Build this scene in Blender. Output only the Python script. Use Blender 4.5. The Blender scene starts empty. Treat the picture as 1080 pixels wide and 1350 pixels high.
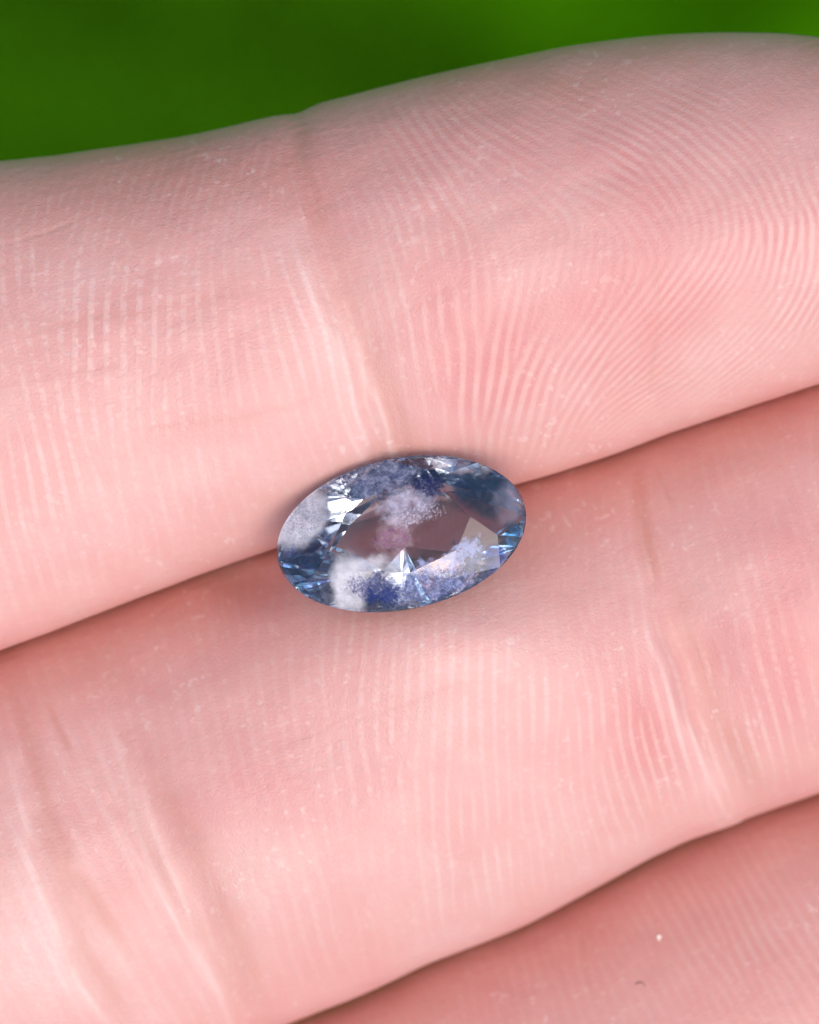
import bpy, math, random
import numpy as np
from mathutils import Matrix, Vector

random.seed(7)
rng = np.random.default_rng(11)
scene = bpy.context.scene
C = scene.collection
# one unit is one centimetre; PX photograph pixels per unit on the plane of the stone
PX = 410.0
def wx(px): return (px - 540.0) / PX
def wy(py): return (675.0 - py) / PX

# ------------------------------------------------------------------ camera
FZ = 0.22
DIST = 30.0
cam_d = bpy.data.cameras.new('camera')
cam = bpy.data.objects.new('camera', cam_d); C.objects.link(cam)
cam.location = (0, 0, FZ + DIST)
cam_d.sensor_fit = 'VERTICAL'; cam_d.sensor_height = 24.0
cam_d.lens = 24.0 * DIST / (1350.0 / PX)
cam_d.clip_start = 1.0; cam_d.clip_end = 5000
cam_d.dof.use_dof = True
cam_d.dof.focus_distance = DIST - 0.08
cam_d.dof.aperture_fstop = cam_d.lens * 1e-3 / 0.66
scene.camera = cam

# ------------------------------------------------------------------ sky and sun
SUN_EL, SUN_AZ = math.radians(69), math.radians(145)      # azimuth clockwise from +Y
world = bpy.data.worlds.new('World'); scene.world = world
world.use_nodes = True
nt = world.node_tree; nt.nodes.clear()
wo = nt.nodes.new('ShaderNodeOutputWorld'); bg = nt.nodes.new('ShaderNodeBackground')
sky = nt.nodes.new('ShaderNodeTexSky'); sky.sky_type = 'NISHITA'; sky.sun_disc = False
sky.sun_elevation = SUN_EL; sky.sun_rotation = SUN_AZ
sky.air_density = 0.8; sky.dust_density = 4.0; sky.ozone_density = 1.0
bg.inputs['Strength'].default_value = 0.15
nt.links.new(sky.outputs[0], bg.inputs[0]); nt.links.new(bg.outputs[0], wo.inputs[0])
sl = bpy.data.lights.new('sun', 'SUN'); sl.energy = 0.8; sl.angle = math.radians(50)
sl.color = (1.0, 0.90, 0.79)
so = bpy.data.objects.new('sun', sl); C.objects.link(so)
sd = Vector((math.sin(SUN_AZ) * math.cos(SUN_EL), math.cos(SUN_AZ) * math.cos(SUN_EL), math.sin(SUN_EL)))
so.rotation_euler = sd.to_track_quat('Z', 'Y').to_euler()

scene.view_settings.view_transform = 'Standard'
scene.view_settings.look = 'None'
scene.view_settings.gamma = 1.0
scene.view_settings.use_curve_mapping = False
scene.view_settings.exposure = 0.26
scene.render.engine = 'CYCLES'
scene.cycles.max_bounces = 24
scene.cycles.transmission_bounces = 20
scene.cycles.transparent_max_bounces = 24
scene.cycles.diffuse_bounces = 5
scene.cycles.glossy_bounces = 10
scene.cycles.sample_clamp_indirect = 12.0
scene.cycles.blur_glossy = 0.3
scene.cycles.use_denoising = True

# ------------------------------------------------------------------ helpers
def mesh_obj(name, verts, faces, mat=None, parent=None, smooth=True):
    me = bpy.data.meshes.new(name)
    verts = np.asarray(verts, dtype=np.float32)
    if isinstance(faces, np.ndarray) and faces.ndim == 2:
        k = faces.shape[1]
        me.vertices.add(len(verts)); me.vertices.foreach_set('co', verts.ravel())
        me.loops.add(faces.size); me.loops.foreach_set('vertex_index', faces.ravel().astype(np.int32))
        me.polygons.add(len(faces))
        me.polygons.foreach_set('loop_start', np.arange(0, faces.size, k, dtype=np.int32))
        me.polygons.foreach_set('loop_total', np.full(len(faces), k, dtype=np.int32))
        me.update(calc_edges=True)
    else:
        me.from_pydata([tuple(map(float, v)) for v in verts], [], faces)
    me.polygons.foreach_set('use_smooth', np.full(len(me.polygons), smooth, dtype=bool))
    o = bpy.data.objects.new(name, me); C.objects.link(o)
    if mat: me.materials.append(mat)
    if parent: o.parent = parent
    return o

def new_mat(name):
    m = bpy.data.materials.new(name); m.use_nodes = True
    n = m.node_tree; n.nodes.clear()
    return m, n, n.nodes.new('ShaderNodeOutputMaterial')

def N(n, t, **kw):
    nd = n.nodes.new(t)
    for k, v in kw.items():
        if k in nd.inputs.keys() if isinstance(k, str) else False: nd.inputs[k].default_value = v
        else: setattr(nd, k, v)
    return nd

def hermite(xs, ys, x):
    xs = np.asarray(xs, float); ys = np.asarray(ys, float)
    m = np.gradient(ys, xs)
    i = np.clip(np.searchsorted(xs, x) - 1, 0, len(xs) - 2)
    h = xs[i+1] - xs[i]; t = np.clip((x - xs[i]) / h, 0, 1)
    return ((2*t**3 - 3*t**2 + 1)*ys[i] + (t**3 - 2*t**2 + t)*h*m[i] + (-2*t**3 + 3*t**2)*ys[i+1] + (t**3 - t**2)*h*m[i+1])

def smooth01(t):
    t = np.clip(t, 0, 1); return t*t*(3-2*t)

def polydist(X, Y, pts):
    """signed distance (positive on the right-hand picture side) and parameter along a polyline given in photo pixels"""
    P = [(wx(a), wy(b)) for a, b in pts]
    best = np.full(X.shape, 1e9); side = np.zeros(X.shape); par = np.zeros(X.shape)
    for k in range(len(P)-1):
        ax, ay = P[k]; bx, by = P[k+1]
        dx, dy = bx-ax, by-ay; L2 = dx*dx+dy*dy
        t = np.clip(((X-ax)*dx + (Y-ay)*dy)/L2, 0, 1)
        ex, ey = X-ax-t*dx, Y-ay-t*dy
        d = np.hypot(ex, ey)
        s = np.sign(dy*ex - dx*ey) * -1.0
        m = d < best
        best[m] = d[m]; side[m] = s[m]; par[m] = ((k+t)/(len(P)-1))[m]
    return best*side, par

# smooth lattice noise evaluated at arbitrary points
_tab = rng.random((256, 256))
def vnoise(x, y, seed=0):
    x = x + seed*17.31; y = y + seed*9.77
    xi = np.floor(x).astype(int); yi = np.floor(y).astype(int)
    fx = x-xi; fy = y-yi; fx = fx*fx*(3-2*fx); fy = fy*fy*(3-2*fy)
    g = lambda a, b: _tab[a % 256, b % 256]
    return (g(xi, yi)*(1-fx)*(1-fy) + g(xi+1, yi)*fx*(1-fy) + g(xi, yi+1)*(1-fx)*fy + g(xi+1, yi+1)*fx*fy)*2-1
def fbm(x, y, seed=0, o=4):
    s = 0; a = 1; t = 0
    for k in range(o):
        s = s + a*vnoise(x*2**k, y*2**k, seed+k); t += a; a *= .5
    return s/t

# ------------------------------------------------------------------ the stone's frame
GEM_C = Vector((wx(529.5), wy(703.5), 0.285))
GA, GB = 166.5/PX, 100.0/PX
ROT, TILT = math.radians(12.2), math.radians(-7)
GEM_M = Matrix.Translation(GEM_C) @ Matrix.Rotation(ROT, 4, 'Z') @ Matrix.Rotation(TILT, 4, 'X')
CROWN_H, GIRD, PAV = 0.060, 0.012, 0.155

# ------------------------------------------------------------------ skin relief: oriented ridge synthesis
def ridges(X, Y, du, dv, ctrl, seed):
    """grow ridge lines along an orientation field given by control points (px, py, angle, period px)"""
    ctrl = np.array(ctrl, float)
    cx, cy = wx(ctrl[:, 0]), wy(ctrl[:, 1]); ang = np.radians(ctrl[:, 2]); per = ctrl[:, 3]/PX
    W = 0; c2 = 0; s2 = 0; pp = 0
    for k in range(len(ctrl)):
        w = 1.0/((X-cx[k])**2 + (Y-cy[k])**2 + 0.004)**1.6
        W = W+w; c2 = c2+w*np.cos(2*ang[k]); s2 = s2+w*np.sin(2*ang[k]); pp = pp+w*per[k]
    A = 0.5*np.arctan2(s2, c2) + 0.06*fbm(X*2.2, Y*2.2, seed+40, 2); Pm = pp/W
    Yu = np.gradient(Y, axis=0)/du; Yv = np.gradient(Y, axis=1)/dv
    Yv = np.where(Yv > -0.35, -0.35, Yv)
    tu = np.cos(A); tv = (np.sin(A) - Yu*np.cos(A))/Yv
    th = np.arctan2(tv, tu) % np.pi                          # ridge direction on the unrolled grid
    nx, nv = X.shape
    pu, pv = int(2**np.ceil(np.log2(nx+20))), int(2**np.ceil(np.log2(nv+20)))
    fu = np.fft.fftfreq(pu, du)[:, None]; fv = np.fft.rfftfreq(pv, dv)[None, :]
    img = np.random.default_rng(seed).standard_normal((pu, pv))
    nO = 14; pers = [11.5/PX, 15/PX, 20/PX]
    thp = np.zeros((pu, pv)); thp[:nx, :nv] = th; Pp = np.full((pu, pv), 15/PX); Pp[:nx, :nv] = Pm
    wo_ = []
    for k in range(nO):
        d = np.abs((thp - k*np.pi/nO + np.pi/2) % np.pi - np.pi/2)
        wo_.append(np.clip(1 - d/(np.pi/nO), 0, 1).astype(np.float32))
    wp = []
    for j, p in enumerate(pers):
        if j == 0: w = np.clip((pers[1]-Pp)/(pers[1]-pers[0]), 0, 1)
        elif j == 2: w = np.clip((Pp-pers[1])/(pers[2]-pers[1]), 0, 1)
        else: w = np.where(Pp < p, np.clip((Pp-pers[0])/(p-pers[0]), 0, 1), np.clip((pers[2]-Pp)/(pers[2]-p), 0, 1))
        wp.append(w.astype(np.float32))
    R = np.hypot(fu, fv)
    filt = []
    for k in range(nO):
        t = k*np.pi/nO + np.pi/2
        al = fu*np.cos(t) + fv*np.sin(t); pe = -fu*np.sin(t) + fv*np.cos(t)
        for p in pers:
            f0 = 1/p; sr = 0.22*f0; st = 0.16*f0
            filt.append((np.exp(-((np.abs(al)-f0)**2)/(2*sr*sr) - pe**2/(2*st*st))*(R > 0)).astype(np.float32))
    for it in range(6):
        F = np.fft.rfft2(img); out = np.zeros((pu, pv))
        q = 0
        for k in range(nO):
            acc = 0
            for j in range(3):
                w = wo_[k]*wp[j]
                if w.max() > 0: out += w*np.fft.irfft2(F*filt[q], s=(pu, pv))
                q += 1
        img = np.tanh(out/ (out[:nx, :nv].std()+1e-9) * 1.1)
    return img[:nx, :nv], A

def blob(X, Y, px, py, rx, ry, ang=0):
    a = math.radians(ang); dx = X-wx(px); dy = Y-wy(py)
    u = (dx*math.cos(a)+dy*math.sin(a))*PX/rx; v = (-dx*math.sin(a)+dy*math.cos(a))*PX/ry
    return np.exp(-(u*u+v*v))

# fingers: outline in photo pixels (x: upper, lower edge), height of the axis, half thickness
GAP1 = [(-2600, 1640), (-1400, 1290), (-700, 1082), (0, 855), (100, 819), (200, 781), (300, 744), (400, 712), (550, 674), (690, 638), (800, 605), (900, 568), (1000, 533), (1080, 508)]
GAP2 = [(-2600, 2420), (-1400, 1990), (-700, 1750), (0, 1490), (200, 1418), (370, 1352), (480, 1311), (560, 1273), (700, 1217), (800, 1167), (900, 1117), (1000, 1079), (1080, 1051)]
OV = 15
FINGERS = [
    dict(top=[(-2600, 900), (-1400, 560), (-700, 352), (0, 211), (135, 196), (250, 178), (330, 160), (400, 143), (500, 115), (600, 92), (700, 72), (800, 54), (900, 44), (970, 42), (1080, 47), (1200, 66), (1320, 112), (1420, 190), (1470, 300)],
         bot=GAP1+[(1200, 476), (1320, 440), (1420, 385), (1470, 305)], zc=-.16, H=.56),
    dict(top=[(a, b-OV) for a, b in GAP1]+[(1300, 405), (1600, 330), (1780, 345), (1880, 440), (1920, 560)],
         bot=GAP2+[(1300, 965), (1600, 850), (1780, 745), (1880, 650), (1920, 565)], zc=-.47, H=.62),
    dict(top=[(a, b-OV) for a, b in GAP2]+[(1300, 930), (1500, 860), (1680, 900), (1740, 1010)],
         bot=[(a, b+600) for a, b in GAP2]+[(1300, 1560), (1500, 1420), (1680, 1190), (1740, 1020)], zc=-.80, H=.62),
    dict(top=[(a, b+565) for a, b in GAP2[:-3]]+[(1000, 1610), (1150, 1600), (1260, 1680), (1300, 1780)],
         bot=[(a, b+1090) for a, b in GAP2[:-3]]+[(1000, 2110), (1150, 2020), (1260, 1900), (1300, 1790)], zc=-1.25, H=.55),
]
RID = [
    # px, py, angle, period
    [(0, 420, 95, 20), (20, 560, 97, 20), (60, 700, 100, 20), (150, 400, 86, 21), (150, 600, 95, 20), (300, 450, 94, 21), (300, 620, 100, 18), (350, 330, 100, 18),
     (420, 430, 108, 17), (480, 560, 110, 16), (120, 260, 70, 16), (430, 600, 112, 16), (300, 250, 70, 14),
     (560, 500, 100, 20), (620, 430, 92, 20), (600, 330, 98, 18), (670, 430, 76, 17), (700, 500, 72, 15), (750, 450, 56, 13.5), (850, 450, 43, 13), (950, 430, 44, 12.5),
     (1000, 510, 32, 12), (860, 545, 30, 12), (1045, 350, 82, 13), (1045, 250, 112, 13), (980, 170, 142, 14), (900, 110, 158, 14), (430, 110, 110, 14), (480, 200, 115, 15),
     (560, 170, 128, 14), (620, 170, 140, 13), (700, 160, 150, 13), (800, 150, 160, 13), (700, 230, 148, 13), (800, 240, 152, 13), (860, 300, 120, 13), (620, 270, 125, 15), (900, 370, 55, 13), (1080, 420, 58, 12.5), (760, 350, 75, 14)],
    [(50, 950, 110, 20), (100, 1150, 118, 20), (200, 1300, 120, 18), (300, 1000, 105, 20), (400, 1000, 100, 20), (500, 850, 80, 18), (560, 950, 92, 20), (560, 1100, 96, 18),
     (700, 900, 90, 20), (700, 1100, 100, 16), (800, 950, 94, 16), (850, 1000, 106, 13), (900, 850, 110, 16), (930, 1000, 116, 14), (960, 850, 110, 19), (1050, 900, 108, 19),
     (1000, 700, 100, 18), (1060, 1010, 118, 17), (800, 720, 95, 14), (300, 1200, 110, 18)],
    [(500, 1340, 100, 15), (700, 1280, 105, 14), (900, 1200, 118, 13), (1000, 1250, 122, 13), (1060, 1150, 118, 13)],
]
# creases: polyline, depth, width, rim height on the left, rim on the right, colour strength
CREASE = [
    [([(398, 140), (402, 200), (412, 260), (425, 310)], .012, .050, .004, .004, .9),
     ([(408, 300), (436, 380), (462, 450), (482, 520), (498, 580), (505, 620)], .014, .055, .020, -.002, .25),
     ([(482, 470), (505, 530), (528, 590), (540, 620)], .009, .030, .012, .0, .15),
     ([(135, 196), (140, 240), (136, 262)], .006, .025, .0, .0, .9),
     ([(0, 328), (50, 308), (110, 290)], .006, .010, .002, .002, .35),
     ([(50, 440), (130, 420), (240, 404), (350, 385)], .003, .020, .0, .0, .35),
     ([(180, 568), (260, 560), (330, 545), (400, 528)], .003, .014, .0, .0, .3),
     ([(50, 500), (150, 480)], .003, .014, .0, .0, .3),
     ([(858, 350), (866, 420), (862, 520)], .003, .014, .0, .0, .3)],
    [([(846, 610), (848, 660), (856, 720), (864, 770)], .012, .040, .0, .0, 1.0),
     ([(866, 610), (880, 640), (892, 665)], .006, .018, .0, .0, .8),
     ([(866, 770), (882, 850), (902, 910), (930, 960), (958, 1005), (972, 1040), (985, 1080)], .020, .060, .024, .004, .25),
     ([(900, 800), (930, 880), (955, 930)], -.004, .02, .0, .0, .0),
     ([(0, 860), (12, 900), (28, 960), (60, 1070), (95, 1150), (140, 1215), (175, 1260)], .012, .045, .006, .004, .75),
     ([(55, 925), (75, 965), (92, 995)], .005, .018, .0, .0, .8),
     ([(30, 1010), (60, 1160), (100, 1270), (150, 1350)], .013, .045, .012, .0, .25),
     ([(170, 1000), (215, 1085), (250, 1150), (290, 1270), (320, 1350)], .018, .060, .010, .004, .35),
     ([(150, 1060), (215, 1170), (262, 1260), (300, 1350)], .010, .032, .010, .0, .15),
     ([(440, 965), (520, 932), (610, 905)], .003, .012, .0, .0, .2),
     ([(340, 1000), (420, 965), (480, 935)], .003, .010, .0, .0, .25)],
    [([(775, 1225), (776, 1270), (782, 1320)], .005, .03, .0, .0, .8)],
    [],
]
RED = [  # px,py,rx,ry,angle,strength : redder skin (+) or paler skin (-)
    [(850, 270, 130, 60, -15, .45), (760, 400, 130, 55, 35, .55), (880, 430, 110, 50, 40, .6), (820, 170, 180, 50, 10, .25), (640, 440, 70, 90, 0, .35), (200, 420, 180, 60, 15, .25),
     (400, 240, 70, 70, 0, .55), (100, 250, 220, 40, 10, .35), (300, 200, 200, 40, 15, .35), (680, 380, 60, 50, 0, -.35), (1000, 430, 80, 130, -20, -.4), (430, 470, 40, 120, -70, -.2), (250, 620, 250, 60, 20, -.3),
     (150, 520, 120, 60, 0, -.15), (520, 250, 80, 80, 0, .3), (950, 330, 60, 40, 0, -.2)],
    [(860, 900, 60, 60, 0, .2), (380, 1060, 160, 60, 10, .35), (860, 960, 50, 40, 40, .5), (1030, 850, 60, 140, 0, .45), (1020, 700, 80, 70, 0, .35), (700, 900, 120, 80, 0, -.3), (650, 1150, 200, 60, 20, -.2),
     (60, 1250, 120, 120, 0, -.6), (560, 1000, 120, 60, 0, -.2), (150, 900, 170, 60, 15, .25), (130, 1200, 40, 100, -60, .3), (330, 1130, 160, 60, 20, -.15)],
    [(1000, 1330, 130, 60, 30, .3), (700, 1300, 180, 60, 20, .25)], []]

NAR = -1.70, 1.62
STEP = 0.0042
verts_all = []; faces_all = []; tone_all = []; fleck_all = []; base = 0
NEXP = 2.02
for fi, F in enumerate(FINGERS):
    dense = fi < 3
    st = STEP if dense else 0.05
    tip = wx(F['top'][-1][0])
    xd = np.arange(NAR[0], NAR[1], st)
    lo = NAR[0] if fi < 2 else (-0.75 if fi == 2 else NAR[0])
    xd = np.arange(lo, NAR[1] if fi < 3 else tip-.3, st)
    xl = np.linspace(wx(-2400), lo, 40)[:-1]
    t = np.linspace(0, 1, 46)[1:]
    xr = xd[-1] + (tip-xd[-1])*(1-(1-t)**1.9)
    xs = np.concatenate([xl, xd, xr]); i0, i1 = len(xl), len(xl)+len(xd)
    P = xs*PX+540
    yt = wy(hermite(*zip(*F['top']), P)); yb = wy(hermite(*zip(*F['bot']), P))
    pf_ = 1+(FZ-F['zc'])/DIST; yt = yt*pf_; yb = yb*pf_
    yb = yb+.007*fbm(xs*2.2, xs*0+3.3, 170+fi, 4); yt = yt+.003*fbm(xs*3, xs*0+1.3, 180+fi, 4)
    if fi == 0: yt = yt-.009*np.exp(-((xs-wx(388))/.045)**2)+.006*np.exp(-((xs-wx(425))/.06)**2)          # the axis lies lower than the stone
    a = np.maximum((yt-yb)/2, .004); yc = (yt+yb)/2
    w0 = a[i1-1]
    H = F['H']*np.clip(a/ (0.72 if fi < 3 else .6), 0.01, 1.0)**.5
    H = F['H']*np.where(xs > xd[-1], np.sqrt(np.clip(1-((xs-xd[-1])/(tip-xd[-1]+1e-6))**2.2, 1e-4, 1)), 1)
    # cross-section: dense over the top, coarse beneath
    ph = np.linspace(-0.30, math.pi+0.30, 4000)
    cs = lambda p: (np.sign(np.cos(p))*np.abs(np.cos(p))**(2/NEXP), np.sign(np.sin(p))*np.abs(np.sin(p))**(2/NEXP))
    cyy, czz = cs(ph)
    L = np.concatenate([[0], np.cumsum(np.hypot(np.diff(cyy*.72), np.diff(czz*.58)))])
    nd = int(L[-1]/st)
    pt = np.interp(np.linspace(0, L[-1], nd), L, ph)
    pb = np.linspace(math.pi+.30, 2*math.pi-.30, 30)[1:-1]
    pp = np.concatenate([pt, pb]); nv = len(pp)
    cyy, czz = cs(pp)
    X = np.repeat(xs[:, None], nv, 1)
    Y = yc[:, None] + a[:, None]*cyy[None]
    Z = F['zc'] + H[:, None]*czz[None]
    if fi == 0:   # the pad of the fingertip and the middle joint swell slightly
        Z += .05*np.exp(-((X-wx(930))/.8)**2-((Y-wy(330))/.4)**2) - .035*np.exp(-((X-wx(440+ (0))-(wy(350)-Y)*.25)/.16)**2)*np.clip(czz, 0, 1)[None]
    if fi == 1:
        Z -= .05*np.exp(-((X-wx(905)-(wy(850)-Y)*.25)/.16)**2)*np.clip(czz, 0, 1)[None]
        Z -= .045*np.exp(-((X-wx(180)-(wy(1100)-Y)*.4)/.22)**2)*np.clip(czz, 0, 1)[None]
        Z += .05*np.exp(-((X-wx(500))/.75)**2-((Y-wy(1050))/.5)**2)
        Z += .17*np.exp(-((X-wx(545))/.50)**2-((Y-wy(830))/.26)**2)
        Z -= .09*np.exp(-((X-wx(315))/.14)**2-((Y-wy(765))/.08)**2)
    du = st; dv = L[-1]/nd
    # normals of the smooth form
    def normals(X, Y, Z):
        Tu = np.stack([np.gradient(A_, axis=0) for A_ in (X, Y, Z)], -1)
        Tv = np.stack([np.roll(A_, -1, 1)-np.roll(A_, 1, 1) for A_ in (X, Y, Z)], -1)
        n = np.cross(Tv, Tu); n /= np.linalg.norm(n, axis=-1, keepdims=True)+1e-9
        return n
    Nn = normals(X, Y, Z)
    disp = np.zeros_like(X); tone = np.zeros(X.shape+(3,)); fleck = np.zeros_like(X)
    top = smooth01((czz+0.25)/.5)[None]
    if dense:
        S = slice(i0, i1), slice(0, nd)
        Xs, Ys = X[S], Y[S]
        Rg, Ang = ridges(Xs, Ys, du, dv, RID[fi], 21+fi)
        t_edge = (Ys-yc[i0:i1, None])/a[i0:i1, None]           # 1 at the upper edge, -1 at the lower
        # where the prints are strong
        if fi == 0:
            k = .75*blob(Xs, Ys, 700, 180, 190, 75, -20) + .95*blob(Xs, Ys, 850, 460, 210, 100, 25) + .75*blob(Xs, Ys, 1060, 350, 70, 170, 0) + .75*blob(Xs, Ys, 600, 450, 80, 150, 0) \
                + .30*blob(Xs, Ys, 120, 470, 190, 150, 0) + .28*blob(Xs, Ys, 60, 650, 120, 100, 0) + .5*blob(Xs, Ys, 430, 450, 50, 130, -65+90) + .13 + .35*blob(Xs, Ys, 950, 130, 130, 60, 0)
            thin = smooth01((wx(690)-Xs)/.35)*smooth01((wy(230)-Ys)/.3)
        elif fi == 1:
            k = .26*blob(Xs, Ys, 650, 930, 200, 130, 0) + .8*blob(Xs, Ys, 1010, 900, 80, 140, 0) + .7*blob(Xs, Ys, 860, 960, 70, 90, 0) + .4*blob(Xs, Ys, 620, 1120, 200, 70, 20) + .12 + .25*blob(Xs, Ys, 480, 920, 60, 150)
            thin = np.ones_like(Xs)*.9
        else:
            k = .25 + .35*blob(Xs, Ys, 980, 1240, 120, 80, 0); thin = np.ones_like(Xs)*.5
        k = np.clip(k, 0, 1)*np.clip(0.62+1.1*fbm(Xs*4, Ys*4, fi+3, 4), 0.05, 1.2)
        edge = smooth01((1-np.abs(t_edge))/.22)
        k = k*(.12+.88*edge)
        r01 = Rg*.5+.5
        prof = (1-thin)*smooth01(r01) + thin*np.clip((Rg-.5)/.5, 0, 1)
        disp_s = k*prof*(.00055+.0004*(1-thin))
        # beads and dry flecks along the ridge tops
        bead = fbm(Xs*45, Ys*80, 31+fi, 2)
        bandn = fbm(Xs*6, Ys*6, 51+fi, 3)
        if fi == 0: fz = .25+.9*blob(Xs, Ys, 120, 420, 200, 170)+.6*blob(Xs, Ys, 560, 300, 80, 60)+.6*blob(Xs, Ys, 430, 430, 45, 120, 20)+.3*blob(Xs, Ys, 60, 650, 120, 120)
        elif fi == 1: fz = .3+.5*blob(Xs, Ys, 480, 930, 60, 150, 15)+.35*blob(Xs, Ys, 650, 900, 200, 100)+.4*blob(Xs, Ys, 1000, 900, 70, 120)
        else: fz = .25+0*Xs
        fl = np.clip((Rg-.35)/.5, 0, 1)*np.clip((bead+.25+bandn*.5)*2.2, 0, 1)*fz*edge
        disp_s = disp_s*(1+.25*bead) + fl*.0007
        # fine cross-hatched cell relief, stretched round the edges of the finger
        ca = np.cos(np.radians(18)); sa = np.sin(np.radians(18))
        U = Xs*ca+Ys*sa; V = -Xs*sa+Ys*ca
        fine = fbm(U*26, V*75, 61+fi, 3)
        fine2 = fbm(U*60, V*60, 71+fi, 2)
        disp_s = disp_s + (.0011*(.35+.9*(1-edge)+.5*blob(Xs, Ys, 330, 240, 260, 70, 15))*fine + .0006*fine2)*smooth01((1-np.abs(t_edge))/.04)
        # broad unevenness of flesh
        disp_s = disp_s + .010*fbm(Xs*2.3, Ys*2.6, 81+fi, 3) + .0035*fbm(U*5, V*9, 85+fi, 2)
        dry = .38*np.clip((vnoise(U*40, V*58, 141+fi)*.75+.35*vnoise(U*95, V*95, 7)-.55)*6, 0, 1)*np.clip(.35+1.5*fbm(Xs*5, Ys*5, 151, 3)+.5*(1-edge), 0, 1)*smooth01((1-np.abs(t_edge))/.05)
        disp_s = disp_s + dry*.0012; rim = np.zeros_like(Xs)
        red = np.zeros_like(Xs); tan_shade = np.zeros_like(Xs)
        for (pts, dep, wd, rl, rr, cst) in CREASE[fi]:
            d, par = polydist(Xs, Ys, pts)
            d = d + .022*fbm(Xs*6, Ys*6, 91, 4)
            tap = np.minimum(1, np.minimum(par+.12, 1.12-par)/.28) if dep > 0 else 1
            g = np.exp(-(d/np.where(d < 0, wd*.75, wd*(2.1 if rl > .008 else 1.1)))**2)
            gl = np.exp(-((d+wd*.85)/(wd*np.where(d < -wd*.85, .95, .5)))**2); gr = np.exp(-((d-wd*1.35)/(wd*.8))**2)
            disp_s = disp_s + tap*np.where(rl > .008, .38, .20)*(-dep*g + rl*gl + rr*gr)
            if rl > .008:
                rim = np.maximum(rim, .38*tap*gl*(.6+.6*np.clip(Rg, 0, 1))); tan_shade = np.maximum(tan_shade, .52*tap*np.exp(-((d-wd*.95)/(wd*1.0))**2))  # lit rim and shaded plane right of the crease, painted into the tone
            tan_shade = np.maximum(tan_shade, cst*.85*tap*np.exp(-(d/(wd*.85))**2))
        for (bx_, by_, rx_, ry_, an_, s_) in RED[fi]:
            red = red + s_*blob(Xs, Ys, bx_, by_, rx_, ry_, an_)
        red = red + .40*fbm(Xs*3.2, Ys*3.2, 101+fi, 4) + .16*fbm(Xs*14, Ys*14, 111+fi, 3)
        if fi == 2: tan_shade = np.maximum(tan_shade, .34+.14*fbm(Xs*3, Ys*3, 161, 3))  # lowest finger browned all over, its shade painted into the tone
        disp[S] = disp_s
        tan_shade = np.maximum(tan_shade, (.62 if fi == 0 else .48)*smooth01((t_edge-.35)/.5)*np.clip(.8+.8*fbm(Xs*3, Ys*5, 131+fi, 4), 0, 1.3))  # tanner upper sides; below the gaps shade is painted in too
        valley = k*(1-prof)*.55*(1-.3*thin)
        tone[S] = np.stack([np.clip(.5+.5*(red+valley-.45*k*prof), 0, 1), np.clip(tan_shade, 0, 1), np.clip(fl*.25+.03*thin*k*prof+dry+rim, 0, 1)], -1)
        fleck[S] = fl
        if i0 > 0: tone[:i0, :nd] = tone[i0, :nd][None]
        tone[i1:, :nd] = tone[i1-1, :nd][None]
        # fade relief outward over the coarse ends
        disp[i1:, :nd] = disp[i1-1, :nd][None]*np.linspace(1, 0, len(xs)-i1)[:, None]
    else:
        tone[..., 0] = .5
    tone[:, nd:, 0] = .5
    V3 = np.stack([X, Y, Z], -1) + Nn*(disp*top)[..., None]
    # skin yields where the stone sits
    if dense and fi < 2:
        Mi = np.array(GEM_M.inverted())
        loc = V3 @ Mi[:3, :3].T + Mi[:3, 3]
        r = np.sqrt((loc[..., 0]/GA)**2 + (loc[..., 1]/GB)**2)
        under = -(GIRD+.004) - PAV*1.08*np.clip((1.03-r)/.55, 0, 1) + np.clip(r-1.0, 0, 9)*1.3 + .0
        m = (r < 1.9) & (loc[..., 2] < .3)
        dz = loc[..., 2]-under
        soft = np.where(m & (dz > -.02), (dz+.02)**2/(.04+dz+.02)*1.0, 0)
        over = np.where(m & (dz > 0), np.maximum(dz, soft), np.where(m & (dz > -.02), np.minimum(soft, .02), 0))
        V3[..., 2] -= np.where(m, over, 0)
    if fi == 2: SURF3 = V3[i0:i1, :nd].reshape(-1, 3).copy()
    n1 = len(xs); idx = np.arange(n1*nv).reshape(n1, nv)
    A0 = idx[:-1]; A1 = idx[1:]
    q = np.stack([A0, A1, np.roll(A1, -1, 1), np.roll(A0, -1, 1)], -1).reshape(-1, 4)
    faces_all.append(q+base); verts_all.append(V3.reshape(-1, 3)); tone_all.append(tone.reshape(-1, 3)); base += n1*nv
# palm and wrist behind the fingers, out of the frame on the left
nxp, nvp = 60, 72
xs = np.linspace(wx(-1250), wx(-5600), nxp); tt = np.linspace(0, 1, nxp)
ang = np.linspace(0, 2*np.pi, nvp, endpoint=False)
yc = np.interp(xs, [wx(-5600), wx(-4200), wx(-1250)], [wy(3600), wy(2950), wy(1750)])
ah = np.interp(tt, [0, .02, .08, .5, .75, 1], [.2, 2.2, 2.7, 3.1, 2.3, 1.9]); hh = np.interp(tt, [0, .02, .1, .5, .8, 1], [.1, .5, .75, 1.3, 1.3, 1.1])
Xp = np.repeat(xs[:, None], nvp, 1); c_, s_ = np.cos(ang), np.sin(ang)
Yp = yc[:, None]+ah[:, None]*np.sign(c_)*np.abs(c_)**.8
Zp = -.75+hh[:, None]*np.sign(s_)*np.abs(s_)**.8 - .35*(Yp-yc[:, None]-0)*(-.3)
idx = np.arange(nxp*nvp).reshape(nxp, nvp)
q = np.stack([idx[:-1], np.roll(idx, -1, 1)[:-1], np.roll(idx, -1, 1)[1:], idx[1:]], -1).reshape(-1, 4)
faces_all.append(q+base); verts_all.append(np.stack([Xp, Yp, Zp], -1).reshape(-1, 3))
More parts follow.
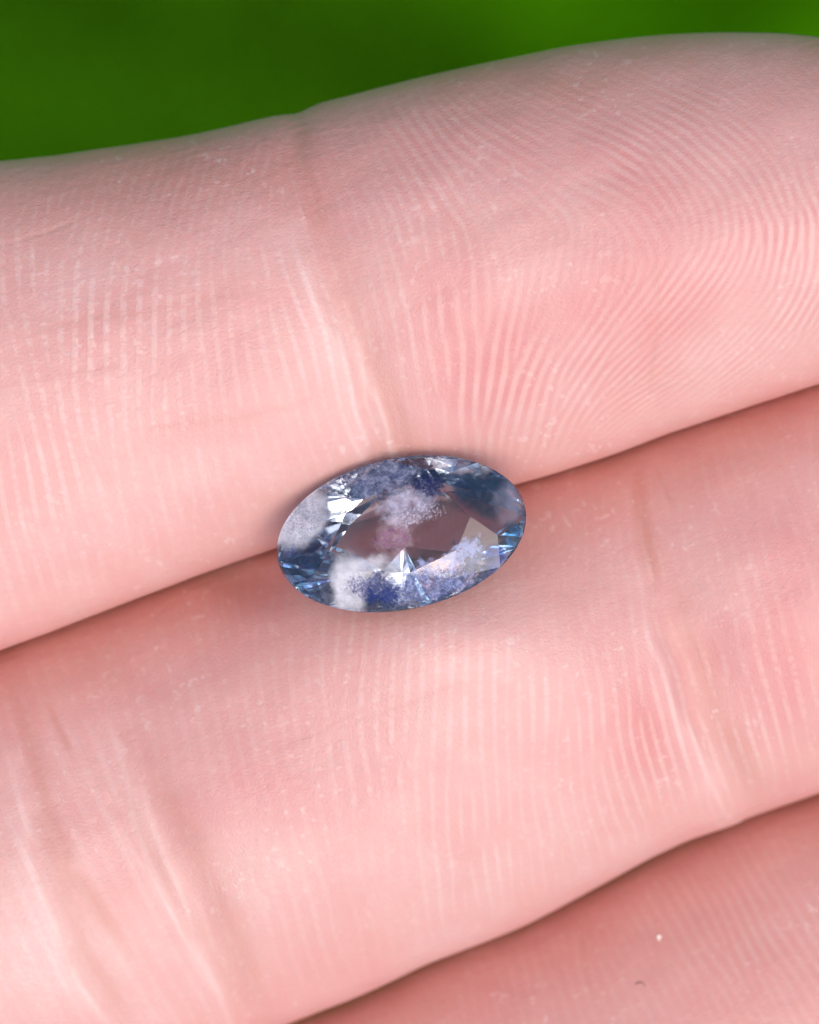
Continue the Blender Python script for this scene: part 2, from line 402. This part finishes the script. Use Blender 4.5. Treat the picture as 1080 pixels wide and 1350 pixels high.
tp = np.zeros((nxp*nvp, 3)); tp[:, 0] = .5; tone_all.append(tp)

# ---- skin material
skin, n, out = new_mat('skin')
pr = n.nodes.new('ShaderNodeBsdfPrincipled')
at = N(n, 'ShaderNodeAttribute', attribute_name='tone')
sep = n.nodes.new('ShaderNodeSeparateColor'); n.links.new(at.outputs['Color'], sep.inputs[0])
tc = n.nodes.new('ShaderNodeTexCoord')
def mixc(fac, a, b, mode='MIX'):
    m = n.nodes.new('ShaderNodeMix'); m.data_type = 'RGBA'; m.blend_type = mode
    for sck, v in ((m.inputs[0], fac), (m.inputs[6], a), (m.inputs[7], b)):
        if isinstance(v, (int, float)): sck.default_value = v
        elif isinstance(v, tuple): sck.default_value = v
        else: n.links.new(v, sck)
    return m.outputs[2]
ramp = n.nodes.new('ShaderNodeValToRGB')
ramp.color_ramp.elements[0].position = .15; ramp.color_ramp.elements[0].color = (.82, .57, .52, 1)
ramp.color_ramp.elements[1].position = .95; ramp.color_ramp.elements[1].color = (.71, .29, .27, 1)
e = ramp.color_ramp.elements.new(.5); e.color = (.78, .445, .40, 1)
n.links.new(sep.outputs[0], ramp.inputs[0])
mott = N(n, 'ShaderNodeTexNoise'); mott.inputs['Scale'].default_value = 60; mott.inputs['Detail'].default_value = 5
n.links.new(tc.outputs['Object'], mott.inputs['Vector'])
mr = N(n, 'ShaderNodeMapRange'); mr.inputs[1].default_value = .35; mr.inputs[2].default_value = .7; mr.inputs[3].default_value = 0; mr.inputs[4].default_value = .3
n.links.new(mott.outputs[0], mr.inputs[0])
c1 = mixc(mr.outputs[0], ramp.outputs[0], (.76, .38, .37, 1))
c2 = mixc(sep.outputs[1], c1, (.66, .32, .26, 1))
fm = N(n, 'ShaderNodeMath', operation='MULTIPLY'); fm.inputs[1].default_value = .75; n.links.new(sep.outputs[2], fm.inputs[0])
c3 = mixc(fm.outputs[0], c2, (.92, .76, .70, 1))
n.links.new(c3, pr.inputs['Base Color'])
pr.inputs['Roughness'].default_value = .43
pr.inputs['Specular IOR Level'].default_value = .42
pr.inputs['Subsurface Weight'].default_value = .35
pr.inputs['Subsurface Radius'].default_value = (1.0, .36, .22)
pr.inputs['Subsurface Scale'].default_value = .05
b1 = N(n, 'ShaderNodeTexNoise'); b1.inputs['Scale'].default_value = 110; b1.inputs['Detail'].default_value = 3
b2 = N(n, 'ShaderNodeTexVoronoi'); b2.inputs['Scale'].default_value = 70; b2.feature = 'DISTANCE_TO_EDGE'
n.links.new(tc.outputs['Object'], b1.inputs['Vector']); n.links.new(tc.outputs['Object'], b2.inputs['Vector'])
v2 = N(n, 'ShaderNodeMapRange'); v2.inputs[1].default_value = 0; v2.inputs[2].default_value = .25; n.links.new(b2.outputs[0], v2.inputs[0])
ad = N(n, 'ShaderNodeMath', operation='MULTIPLY_ADD'); ad.inputs[1].default_value = .35
n.links.new(v2.outputs[0], ad.inputs[0]); n.links.new(b1.outputs[0], ad.inputs[2])
bu = n.nodes.new('ShaderNodeBump'); bu.inputs['Strength'].default_value = .6; bu.inputs['Distance'].default_value = .0022
n.links.new(ad.outputs[0], bu.inputs['Height']); n.links.new(bu.outputs[0], pr.inputs['Normal'])
n.links.new(pr.outputs[0], out.inputs[0])

hand = mesh_obj('hand', np.concatenate(verts_all), np.concatenate(faces_all), skin)
tn = np.concatenate(tone_all).astype(np.float32)
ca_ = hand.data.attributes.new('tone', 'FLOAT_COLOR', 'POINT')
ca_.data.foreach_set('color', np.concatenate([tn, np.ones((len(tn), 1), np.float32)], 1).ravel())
hand['label'] = 'open bare hand with pink fingers side by side, palm up, holding the blue stone'
hand['category'] = 'hand'

# ------------------------------------------------------------------ gemstone
gem = bpy.data.objects.new('gemstone', None); C.objects.link(gem)
gem.matrix_world = GEM_M
gem.empty_display_size = .3
gem['label'] = 'oval faceted pale blue gemstone with milky patches, resting between two fingers'
gem['category'] = 'gemstone'

gm, n, out = new_mat('clear_blue_crystal')
gl = n.nodes.new('ShaderNodeBsdfGlass'); gl.inputs['IOR'].default_value = 1.76; gl.inputs['Roughness'].default_value = 0.0
gl.inputs['Color'].default_value = (.93, .97, 1.0, 1)
n.links.new(gl.outputs[0], out.inputs['Surface'])
va = n.nodes.new('ShaderNodeVolumeAbsorption'); va.inputs['Color'].default_value = (.60, .66, .94, 1); va.inputs['Density'].default_value = .32
n.links.new(va.outputs[0], out.inputs['Volume'])

def gp(r, deg, z): return (GA*r*math.cos(math.radians(deg)), GB*r*math.sin(math.radians(deg)), z)
RT, RS = .56, .80
RSX = RS*math.cos(math.radians(22.5))
ZS = CROWN_H*(1-RSX)/(1-RT)
NG = 96                                                      # points round the girdle
gird = [360*k/NG for k in range(NG)]
# crown (kites, stars and half facets), table, girdle, pavilion - one closed stone cut into four parts
cv, cf = [], []
def cadd(p): cv.append(p); return len(cv)-1
T = [cadd(gp(RT, 45*k, CROWN_H)) for k in range(8)]
Sd = [cadd(gp(RS, 45*k+22.5, ZS)) for k in range(8)]
G = [cadd(gp(1, g, 0)) for g in gird]
per = NG//8
for k in range(8):
    k1 = (k+1) % 8; km = (k-1) % 8
    cf.append([T[k], Sd[km], G[k*per], Sd[k]])               # kite
    cf.append([T[k], Sd[k], T[k1]])                          # star
    h = per//2
    cf.append([Sd[k]]+[G[(k*per+j) % NG] for j in range(0, h+1)])
    cf.append([Sd[k]]+[G[(k*per+j) % NG] for j in range(h, per+1)])
crown = mesh_obj('crown', cv, cf, gm, gem, smooth=False)
crown['label'] = 'sloping kite and triangle facets round the flat top'
table = mesh_obj('table_facet', [gp(RT, 45*k, CROWN_H) for k in range(8)], [list(range(8))], gm, gem, smooth=False)
gv = [gp(1, g, 0) for g in gird]+[gp(1, g, -GIRD) for g in gird]
gf = [[k, NG+k, NG+(k+1) % NG, (k+1) % NG] for k in range(NG)]
girdle = mesh_obj('girdle', gv, gf, gm, gem, smooth=False)
# pavilion: lens-shaped flat at the bottom, two tiers of facets above it
lens = [(-0.53, 0.053), (-0.382, 0.292), (-0.115, 0.567), (0.255, 0.503), (0.93, -0.045), (0.42, -0.376), (-0.001, -0.15), (-0.194, -0.385)]
lang = [180, 135, 90, 45, 0, -45, -90, -135]
pvv, pf = [], []
def padd(p): pvv.append(p); return len(pvv)-1
zb = -GIRD-PAV
Lz = [padd((GA*u, GB*v, zb)) for u, v in lens]
MID = [(0.856, -8.925, 0.316), (0.62, 7.917, 0.786), (0.885, 12.627, 0.583), (0.775, 15, 0.451), (0.925, 1.305, 0.785), (0.867, -15, 0.552), (0.708, 14.669, 0.564), (0.624, 5.6, 0.598)]   # facet corners shaped so that bright glints fall in chosen places
mid = [padd(gp(MID[q_][0], g-22.5+MID[q_][1], -GIRD-PAV*MID[q_][2])) for q_, g in enumerate(lang)]    # between neighbours
Gp = [padd(gp(1, g, -GIRD)) for g in gird]
def gi(deg): return Gp[int(round((deg % 360)/360*NG)) % NG]
pf.append(Lz[::-1])
for k in range(8):
    k1 = (k+1) % 8
    g0 = lang[k]
    pf.append([Lz[k], mid[k], Lz[k1]])
    pf.append([Lz[k1], mid[k], gi(g0-45)])
    pf.append([Lz[k], gi(g0), mid[k]])
    q0 = int(round(((g0-45) % 360)/360*NG))
    arc = [Gp[(q0+j) % NG] for j in range(per+1)]
    hh_ = per//2
    pf.append([mid[k]]+arc[:hh_+1]); pf.append([mid[k]]+arc[hh_:])
pav = mesh_obj('pavilion', pvv, pf, gm, gem, smooth=False)
pav['label'] = 'steep lower facets seen through the clear stone'
# outward normals everywhere
for o in (crown, table, girdle, pav):
    me = o.data
    cen = Vector((0, 0, -.03))
    flip = [p.index for p in me.polygons if p.normal.dot(p.center-cen) < 0]
    if flip:
        fs = [list(p.vertices) for p in me.polygons]
        vs = [v.co.copy() for v in me.vertices]
        for i in flip: fs[i].reverse()
        me.clear_geometry(); me.from_pydata(vs, [], fs); me.update()
        me.polygons.foreach_set('use_smooth', [False]*len(me.polygons))

# milky clouds and dark specks enclosed in the stone
def zones_nodes(n, zones, seed):
    """patches of cloud: (x, y, rx, ry) in thirds of a photo pixel from the stone's corner, angle, strength, colour, scale, threshold"""
    tc = n.nodes.new('ShaderNodeTexCoord'); col = None; alp = None
    def math_(op, a, b=None, clamp=False):
        m = n.nodes.new('ShaderNodeMath'); m.operation = op; m.use_clamp = clamp
        for k, v in enumerate((a, b)):
            if v is None: continue
            if isinstance(v, (int, float)): m.inputs[k].default_value = v
            else: n.links.new(v, m.inputs[k])
        return m.outputs[0]
    warp = n.nodes.new('ShaderNodeTexNoise'); warp.inputs['Scale'].default_value = 9; warp.inputs['Detail'].default_value = 4
    n.links.new(tc.outputs['Object'], warp.inputs['Vector'])
    wsub = n.nodes.new('ShaderNodeVectorMath'); wsub.operation = 'MULTIPLY_ADD'; wsub.inputs[1].default_value = (.11,)*3; wsub.inputs[2].default_value = (-.055,)*3
    n.links.new(warp.outputs['Color'], wsub.inputs[0])
    wadd = n.nodes.new('ShaderNodeVectorMath'); wadd.operation = 'ADD'
    n.links.new(tc.outputs['Object'], wadd.inputs[0]); n.links.new(wsub.outputs[0], wadd.inputs[1])
    for q, (x, y, rx, ry, an, st_, c, fr, th) in enumerate(zones):
        dx, dy = (x-538.5)/3/PX, (370.5-y)/3/PX
        u = dx*math.cos(ROT)+dy*math.sin(ROT); v = -dx*math.sin(ROT)+dy*math.cos(ROT)
        mp = n.nodes.new('ShaderNodeMapping'); mp.vector_type = 'TEXTURE'
        mp.inputs['Location'].default_value = (u, v, 0); mp.inputs['Rotation'].default_value = (0, 0, math.radians(an)-ROT)
        mp.inputs['Scale'].default_value = (rx/3/PX, ry/3/PX, 1e3)
        n.links.new(wadd.outputs[0], mp.inputs['Vector'])
        ln = n.nodes.new('ShaderNodeVectorMath'); ln.operation = 'LENGTH'; n.links.new(mp.outputs[0], ln.inputs[0])
        fall = math_('SUBTRACT', 1.25, ln.outputs['Value'], True)
        ns = n.nodes.new('ShaderNodeTexNoise'); ns.inputs['Scale'].default_value = fr; ns.inputs['Detail'].default_value = 7; ns.inputs['Roughness'].default_value = .68
        sh = n.nodes.new('ShaderNodeMapping'); sh.inputs['Location'].default_value = (seed+q*3.1, q*1.7, seed)
        n.links.new(tc.outputs['Object'], sh.inputs['Vector']); n.links.new(sh.outputs[0], ns.inputs['Vector'])
        a = math_('ADD', math_('MULTIPLY', math_('MINIMUM', fall, .7), .42), ns.outputs[0])
        a = math_('MULTIPLY', math_('SUBTRACT', a, th), 6.0 if fr > 32 else 2.4, True)
        a = math_('MULTIPLY', math_('MULTIPLY', a, math_('MULTIPLY', fall, 2.2, True)), st_)
        if col is None:
            rgb = n.nodes.new('ShaderNodeRGB'); rgb.outputs[0].default_value = c+(1,); col = rgb.outputs[0]; alp = a
        else:
            m = n.nodes.new('ShaderNodeMix'); m.data_type = 'RGBA'
            # the later patch lies over the earlier ones
            fac = math_('DIVIDE', a, math_('MAXIMUM', math_('SUBTRACT', math_('ADD', a, alp), math_('MULTIPLY', a, alp)), .001), True)
            n.links.new(fac, m.inputs[0]); n.links.new(col, m.inputs[6]); m.inputs[7].default_value = c+(1,)
            col = m.outputs[2]
            alp = math_('SUBTRACT', math_('ADD', a, alp), math_('MULTIPLY', a, alp))
    return col, alp
def cloud_mat(name, zones, seed):
    im, n, out = new_mat(name)
    col, alp = zones_nodes(n, zones, seed)
    df = n.nodes.new('ShaderNodeBsdfDiffuse'); tr = n.nodes.new('ShaderNodeBsdfTranslucent'); tp_ = n.nodes.new('ShaderNodeBsdfTransparent')
    n.links.new(col, df.inputs[0]); n.links.new(col, tr.inputs[0])
    ms = n.nodes.new('ShaderNodeMixShader'); ms.inputs[0].default_value = .12
    n.links.new(df.outputs[0], ms.inputs[1]); n.links.new(tr.outputs[0], ms.inputs[2])
    ma = n.nodes.new('ShaderNodeMixShader')
    n.links.new(alp, ma.inputs[0]); n.links.new(tp_.outputs[0], ma.inputs[1]); n.links.new(ms.outputs[0], ma.inputs[2])
    n.links.new(ma.outputs[0], out.inputs[0])
    return im
def lay(name, frac, zoff, mat, seed, label):
    """a thin sheet of inclusions following the inside of the pavilion"""
    nn = 80
    u = np.linspace(-1, 1, nn); U, V = np.meshgrid(u, u, indexing='ij')
    Ud = U*np.sqrt(1-V*V/2); Vd = V*np.sqrt(1-U*U/2); r = np.hypot(Ud, Vd)
    Zs = zoff - PAV*frac*np.clip((1-r)/.5, 0, 1) + .004*fbm(Ud*4, Vd*4, seed, 2)
    P3 = np.stack([GA*.965*Ud, GB*.965*Vd, Zs], -1).reshape(-1, 3)
    idx = np.arange(nn*nn).reshape(nn, nn)
    q = np.stack([idx[:-1, :-1], idx[1:, :-1], idx[1:, 1:], idx[:-1, 1:]], -1).reshape(-1, 4)
    o = mesh_obj(name, P3, q, mat, gem); o['label'] = label
WHT = (.93, .91, .97)
Z_WHITE = [(70, 380, 60, 50, 60, .6, (.86, .88, .97), 15, .50), (140, 300, 135, 105, 45, .92, WHT, 13, .45), (335, 590, 75, 125, 4, .9, WHT, 13, .46), (420, 510, 120, 45, -12, .7, WHT, 22, .52), (225, 165, 80, 40, 35, .75, WHT, 18, .50), (690, 95, 60, 50, 0, .5, WHT, 50, .68),
           (560, 265, 130, 85, 30, .75, (.76, .76, .98), 28, .60), (520, 385, 115, 100, 60, .5, (.92, .76, .82), 28, .62), (450, 165, 210, 80, 18, .6, (.60, .64, .84), 38, .70),
           (640, 560, 240, 95, 12, .75, (.52, .58, .90), 44, .70), (790, 455, 100, 60, 30, .7, (.58, .64, .95), 44, .66), (820, 130, 80, 45, 0, .4, (.8, .72, .72), 30, .68), (965, 250, 70, 80, 0, .22, (.78, .76, .94), 16, .50)]
Z_DARK = [(460, 585, 80, 80, 20, .95, (.03, .05, .20), 60, .62), (470, 170, 190, 80, 15, .8, (.12, .16, .32), 34, .64), (640, 185, 70, 60, 0, .95, (.02, .04, .14), 50, .62),
          (830, 200, 140, 95, -25, .85, (.07, .16, .26), 20, .56), (640, 590, 230, 95, 12, .85, (.09, .13, .30), 40, .68), (820, 430, 100, 60, 0, .8, (.06, .08, .24), 40, .70)]
Z_SPECK = [(420, 600, 120, 60, 10, .95, (.05, .07, .22), 140, .70), (300, 160, 120, 60, 30, .8, (.14, .18, .34), 120, .72), (150, 300, 140, 100, 38, .75, (.20, .24, .38), 130, .77), (455, 590, 80, 80, 25, 1.0, (.02, .04, .18), 110, .64), (460, 170, 190, 70, 15, .8, (.10, .14, .28), 100, .69), (640, 190, 60, 50, 0, 1.0, (.02, .03, .12), 110, .66),
           (640, 580, 230, 80, 12, .8, (.08, .11, .28), 120, .68), (500, 400, 120, 70, 20, .8, (.34, .12, .30), 120, .74), (370, 600, 60, 80, 0, .9, (.12, .10, .26), 120, .76), (600, 300, 160, 60, 10, .7, (.85, .80, .98), 130, .78)]
lay('milky_inclusion', .22, -.022, cloud_mat('milky_cloud', Z_WHITE, 3.0), 3, 'milky white and lavender clouds inside the stone')
lay('dark_inclusion', .30, -.028, cloud_mat('dark_needles', Z_DARK, 8.0), 9, 'dark blue specks and needles inside the stone')
# colour zoning: faint aqua tints; skin show-through and a blue sky glint painted in
Z_TINT = [(620, 350, 300, 110, 12, .75, (.95, .56, .54), 5, .36), (150, 520, 130, 100, -30, .7, (.55, .86, .98), 6, .40), (985, 375, 45, 60, 0, .9, (.20, .60, .80), 6, .40), (830, 210, 130, 90, -25, .8, (.22, .48, .62), 6, .42), (900, 470, 50, 70, 0, .9, (.12, .26, 1.0), 6, .40)]
zm, n, out = new_mat('aqua_zone_painted_glint')
col, alp = zones_nodes(n, Z_TINT, 5.0)
mc = n.nodes.new('ShaderNodeMix'); mc.data_type = 'RGBA'; mc.inputs[6].default_value = (1, 1, 1, 1)
n.links.new(alp, mc.inputs[0]); n.links.new(col, mc.inputs[7])
tz = n.nodes.new('ShaderNodeBsdfTransparent'); n.links.new(mc.outputs[2], tz.inputs[0]); n.links.new(tz.outputs[0], out.inputs[0])
lay('colour_zone_painted_glint', .10, -.018, zm, 12, 'aqua tinted ends of the stone, with painted skin show-through and sky glint')
# where the clouds reach the surface they dull the polish of the crown and the flat top
sm, n, out = new_mat('crystal_with_surface_cloud')
col, alp = zones_nodes(n, Z_WHITE+Z_SPECK, 3.0)
gl = n.nodes.new('ShaderNodeBsdfGlass'); gl.inputs['IOR'].default_value = 1.76; gl.inputs['Roughness'].default_value = 0.0
gl.inputs['Color'].default_value = (.96, .98, 1.0, 1)
df = n.nodes.new('ShaderNodeBsdfDiffuse'); n.links.new(col, df.inputs[0])
mu = n.nodes.new('ShaderNodeMath'); mu.operation = 'MULTIPLY'; mu.inputs[1].default_value = .78; n.links.new(alp, mu.inputs[0])
mx = n.nodes.new('ShaderNodeMixShader'); n.links.new(mu.outputs[0], mx.inputs[0]); n.links.new(gl.outputs[0], mx.inputs[1]); n.links.new(df.outputs[0], mx.inputs[2])
n.links.new(mx.outputs[0], out.inputs['Surface'])
va = n.nodes.new('ShaderNodeVolumeAbsorption'); va.inputs['Color'].default_value = (.60, .66, .94, 1); va.inputs['Density'].default_value = .32
n.links.new(va.outputs[0], out.inputs['Volume'])
for o in (crown, table): o.data.materials[0] = sm

# ------------------------------------------------------------------ a pale skin flake and a fibre of lint on the lowest finger
def on_skin(px, py):
    d = (SURF3[:, 0]-wx(px))**2+(SURF3[:, 1]-wy(py))**2
    return SURF3[d.argmin()]
fm_, n, out = new_mat('dry_flake'); p = n.nodes.new('ShaderNodeBsdfPrincipled'); p.inputs['Base Color'].default_value = (.92, .84, .74, 1); n.links.new(p.outputs[0], out.inputs[0])
lm_, n, out = new_mat('lint'); p = n.nodes.new('ShaderNodeBsdfPrincipled'); p.inputs['Base Color'].default_value = (.12, .06, .07, 1); n.links.new(p.outputs[0], out.inputs[0])
q0 = on_skin(875, 1248)
fl_v = [(-.009, .010, 0), (.001, .013, 0), (.010, .009, 0), (.004, .0, 0), (.001, -.013, 0), (-.004, -.002, 0)]
nv_ = len(fl_v)
fv = [(x, y, .0005) for x, y, z in fl_v]+[(x*.8, y*.8, .005) for x, y, z in fl_v]
ff = [list(range(nv_))[::-1], list(range(nv_, 2*nv_))]+[[a_, (a_+1) % nv_, nv_+(a_+1) % nv_, nv_+a_] for a_ in range(nv_)]
fk = mesh_obj('skin_flake', fv, ff, fm_, None, smooth=False); fk.location = (float(q0[0]), float(q0[1]), float(q0[2]))
fk['label'] = 'tiny pale three-cornered flake lying on the lowest finger'; fk['category'] = 'flake'
lv, lf = [], []
for k_ in range(9):
    t_ = k_/8; P_ = on_skin(842+13*t_, 1308-3*math.sin(t_*2.6)*1.6+3*t_)
    for a_ in range(4):
        lv.append((P_[0], P_[1]+.0014*math.cos(a_*math.pi/2), P_[2]+.0016+.0014*math.sin(a_*math.pi/2)))
for k_ in range(8):
    for a_ in range(4): lf.append([k_*4+a_, k_*4+(a_+1) % 4, k_*4+4+(a_+1) % 4, k_*4+4+a_])
lt = mesh_obj('lint_fibre', lv, lf, lm_)
lt['label'] = 'short dark curved fibre of lint on the lowest finger'; lt['category'] = 'lint'
# ------------------------------------------------------------------ garden far below
gr, n, out = new_mat('lawn_soil')
p = n.nodes.new('ShaderNodeBsdfPrincipled'); p.inputs['Roughness'].default_value = .9; p.inputs['Specular IOR Level'].default_value = 0
tc = n.nodes.new('ShaderNodeTexCoord'); ns = n.nodes.new('ShaderNodeTexNoise'); ns.inputs['Scale'].default_value = .3; ns.inputs['Detail'].default_value = 6
n.links.new(tc.outputs['Object'], ns.inputs['Vector'])
rp = n.nodes.new('ShaderNodeValToRGB'); rp.color_ramp.elements[0].color = (.05, .22, .003, 1); rp.color_ramp.elements[1].color = (.055, .25, .003, 1)
n.links.new(ns.outputs[0], rp.inputs[0]); n.links.new(rp.outputs[0], p.inputs['Base Color']); n.links.new(p.outputs[0], out.inputs[0])
GZ = -100.0
g = mesh_obj('ground', [(-900, -900, GZ), (900, -900, GZ), (900, 900, GZ), (-900, 900, GZ)], [[0, 1, 2, 3]], gr)
g['kind'] = 'structure'
def leaf_mat(name, col):
    m, n, out = new_mat(name)
    p = n.nodes.new('ShaderNodeBsdfPrincipled'); p.inputs['Roughness'].default_value = .6; p.inputs['Specular IOR Level'].default_value = .0
    p.inputs['Base Color'].default_value = col+(1,)
    t = n.nodes.new('ShaderNodeBsdfTranslucent'); t.inputs[0].default_value = (col[0]*1.4, col[1]*1.3, col[2], 1)
    m2 = n.nodes.new('ShaderNodeMixShader'); m2.inputs[0].default_value = .3
    n.links.new(p.outputs[0], m2.inputs[1]); n.links.new(t.outputs[0], m2.inputs[2]); n.links.new(m2.outputs[0], out.inputs[0])
    return m
grass_m = leaf_mat('grass_blade', (.075, .26, .004))
bright_m = leaf_mat('bright_leaf', (.065, .25, .001))
dark_m = leaf_mat('dark_leaf', (.06, .22, .002))
gvv, gff = [], []
for k in range(6000):
    x = random.uniform(-22, 22); y = random.uniform(-14, 26); h = random.uniform(1.5, 4); w = random.uniform(.15, .35)
    a = random.uniform(0, math.tau); b = random.uniform(0, math.tau); l = random.uniform(1.5, 4)
    dx, dy = math.cos(a)*w, math.sin(a)*w; ex, ey = math.cos(b)*l, math.sin(b)*l
    i = len(gvv)
    gvv += [(x-dx, y-dy, GZ), (x+dx, y+dy, GZ), (x-dx*.8+ex*.4, y-dy*.8+ey*.4, GZ+h*.6), (x+dx*.8+ex*.4, y+dy*.8+ey*.4, GZ+h*.6), (x+ex, y+ey, GZ+h)]
    gff += [[i, i+1, i+3, i+2], [i+2, i+3, i+4]]
grass = mesh_obj('grass', gvv, gff, grass_m); grass['kind'] = 'stuff'
grass['label'] = 'green grass far below the hand, blurred'; grass['category'] = 'grass'

def leaf_mesh(name, L, W):
    nl, nw = 12, 5; v, f = [], []
    for i in range(nl+1):
        t = i/nl; w = W*math.sin(math.pi*min(1, t*.97+.03))**.8*(1-.25*t)
        for j in range(-nw, nw+1):
            s = j/nw; v.append((L*t, w*s, 1.2*math.sin(t*2.6)-.35*t*t*3+abs(s)*w*.25))
    m = 2*nw+1
    for i in range(nl):
        for j in range(m-1): f.append([i*m+j, i*m+j+1, (i+1)*m+j+1, (i+1)*m+j])
    me = bpy.data.meshes.new(name); me.from_pydata(v, [], f); me.polygons.foreach_set('use_smooth', [True]*len(f))
    return me
def plant(x, y, mat, label, leaves, h, size):
    t = bpy.data.objects.new('leafy_plant', None); C.objects.link(t); t.location = (x, y, GZ)
    t['label'] = label; t['category'] = 'plant'; t['group'] = 'blurred plants below the hand'
    me = leaf_mesh('leaf', size, size*.3); me.materials.append(mat)
    sv, sf = [], []
    for i in range(6):
        for j in range(8):
            sv.append((.25*math.cos(j*math.tau/8), .25*math.sin(j*math.tau/8), h*i/5))
    for i in range(5):
        for j in range(8): sf.append([i*8+j, i*8+(j+1) % 8, (i+1)*8+(j+1) % 8, (i+1)*8+j])
    mesh_obj('stem', sv, sf, mat, t)
    for k in range(leaves):
        o = bpy.data.objects.new('leaf', me); C.objects.link(o); o.parent = t
        o.location = (0, 0, h*(.5+.5*k/leaves)); o.rotation_euler = (random.uniform(-.25, .25), random.uniform(-.35, .15), k*2.4+random.uniform(-.3, .3))
mid_m = leaf_mat('fresh_leaf', (.06, .24, .001))
plant(3.0, 8.6, mid_m, 'small fresh green leafy plant, blurred beside the bright one', 9, 7, 3.5)
plant(10.0, 7.5, bright_m, 'bright yellow-green leafy plant, blurred behind the fingertip', 16, 12, 8)
plant(-1.0, 11.5, dark_m, 'dark green leafy plant, blurred above the middle crease of the top finger', 12, 6, 5)
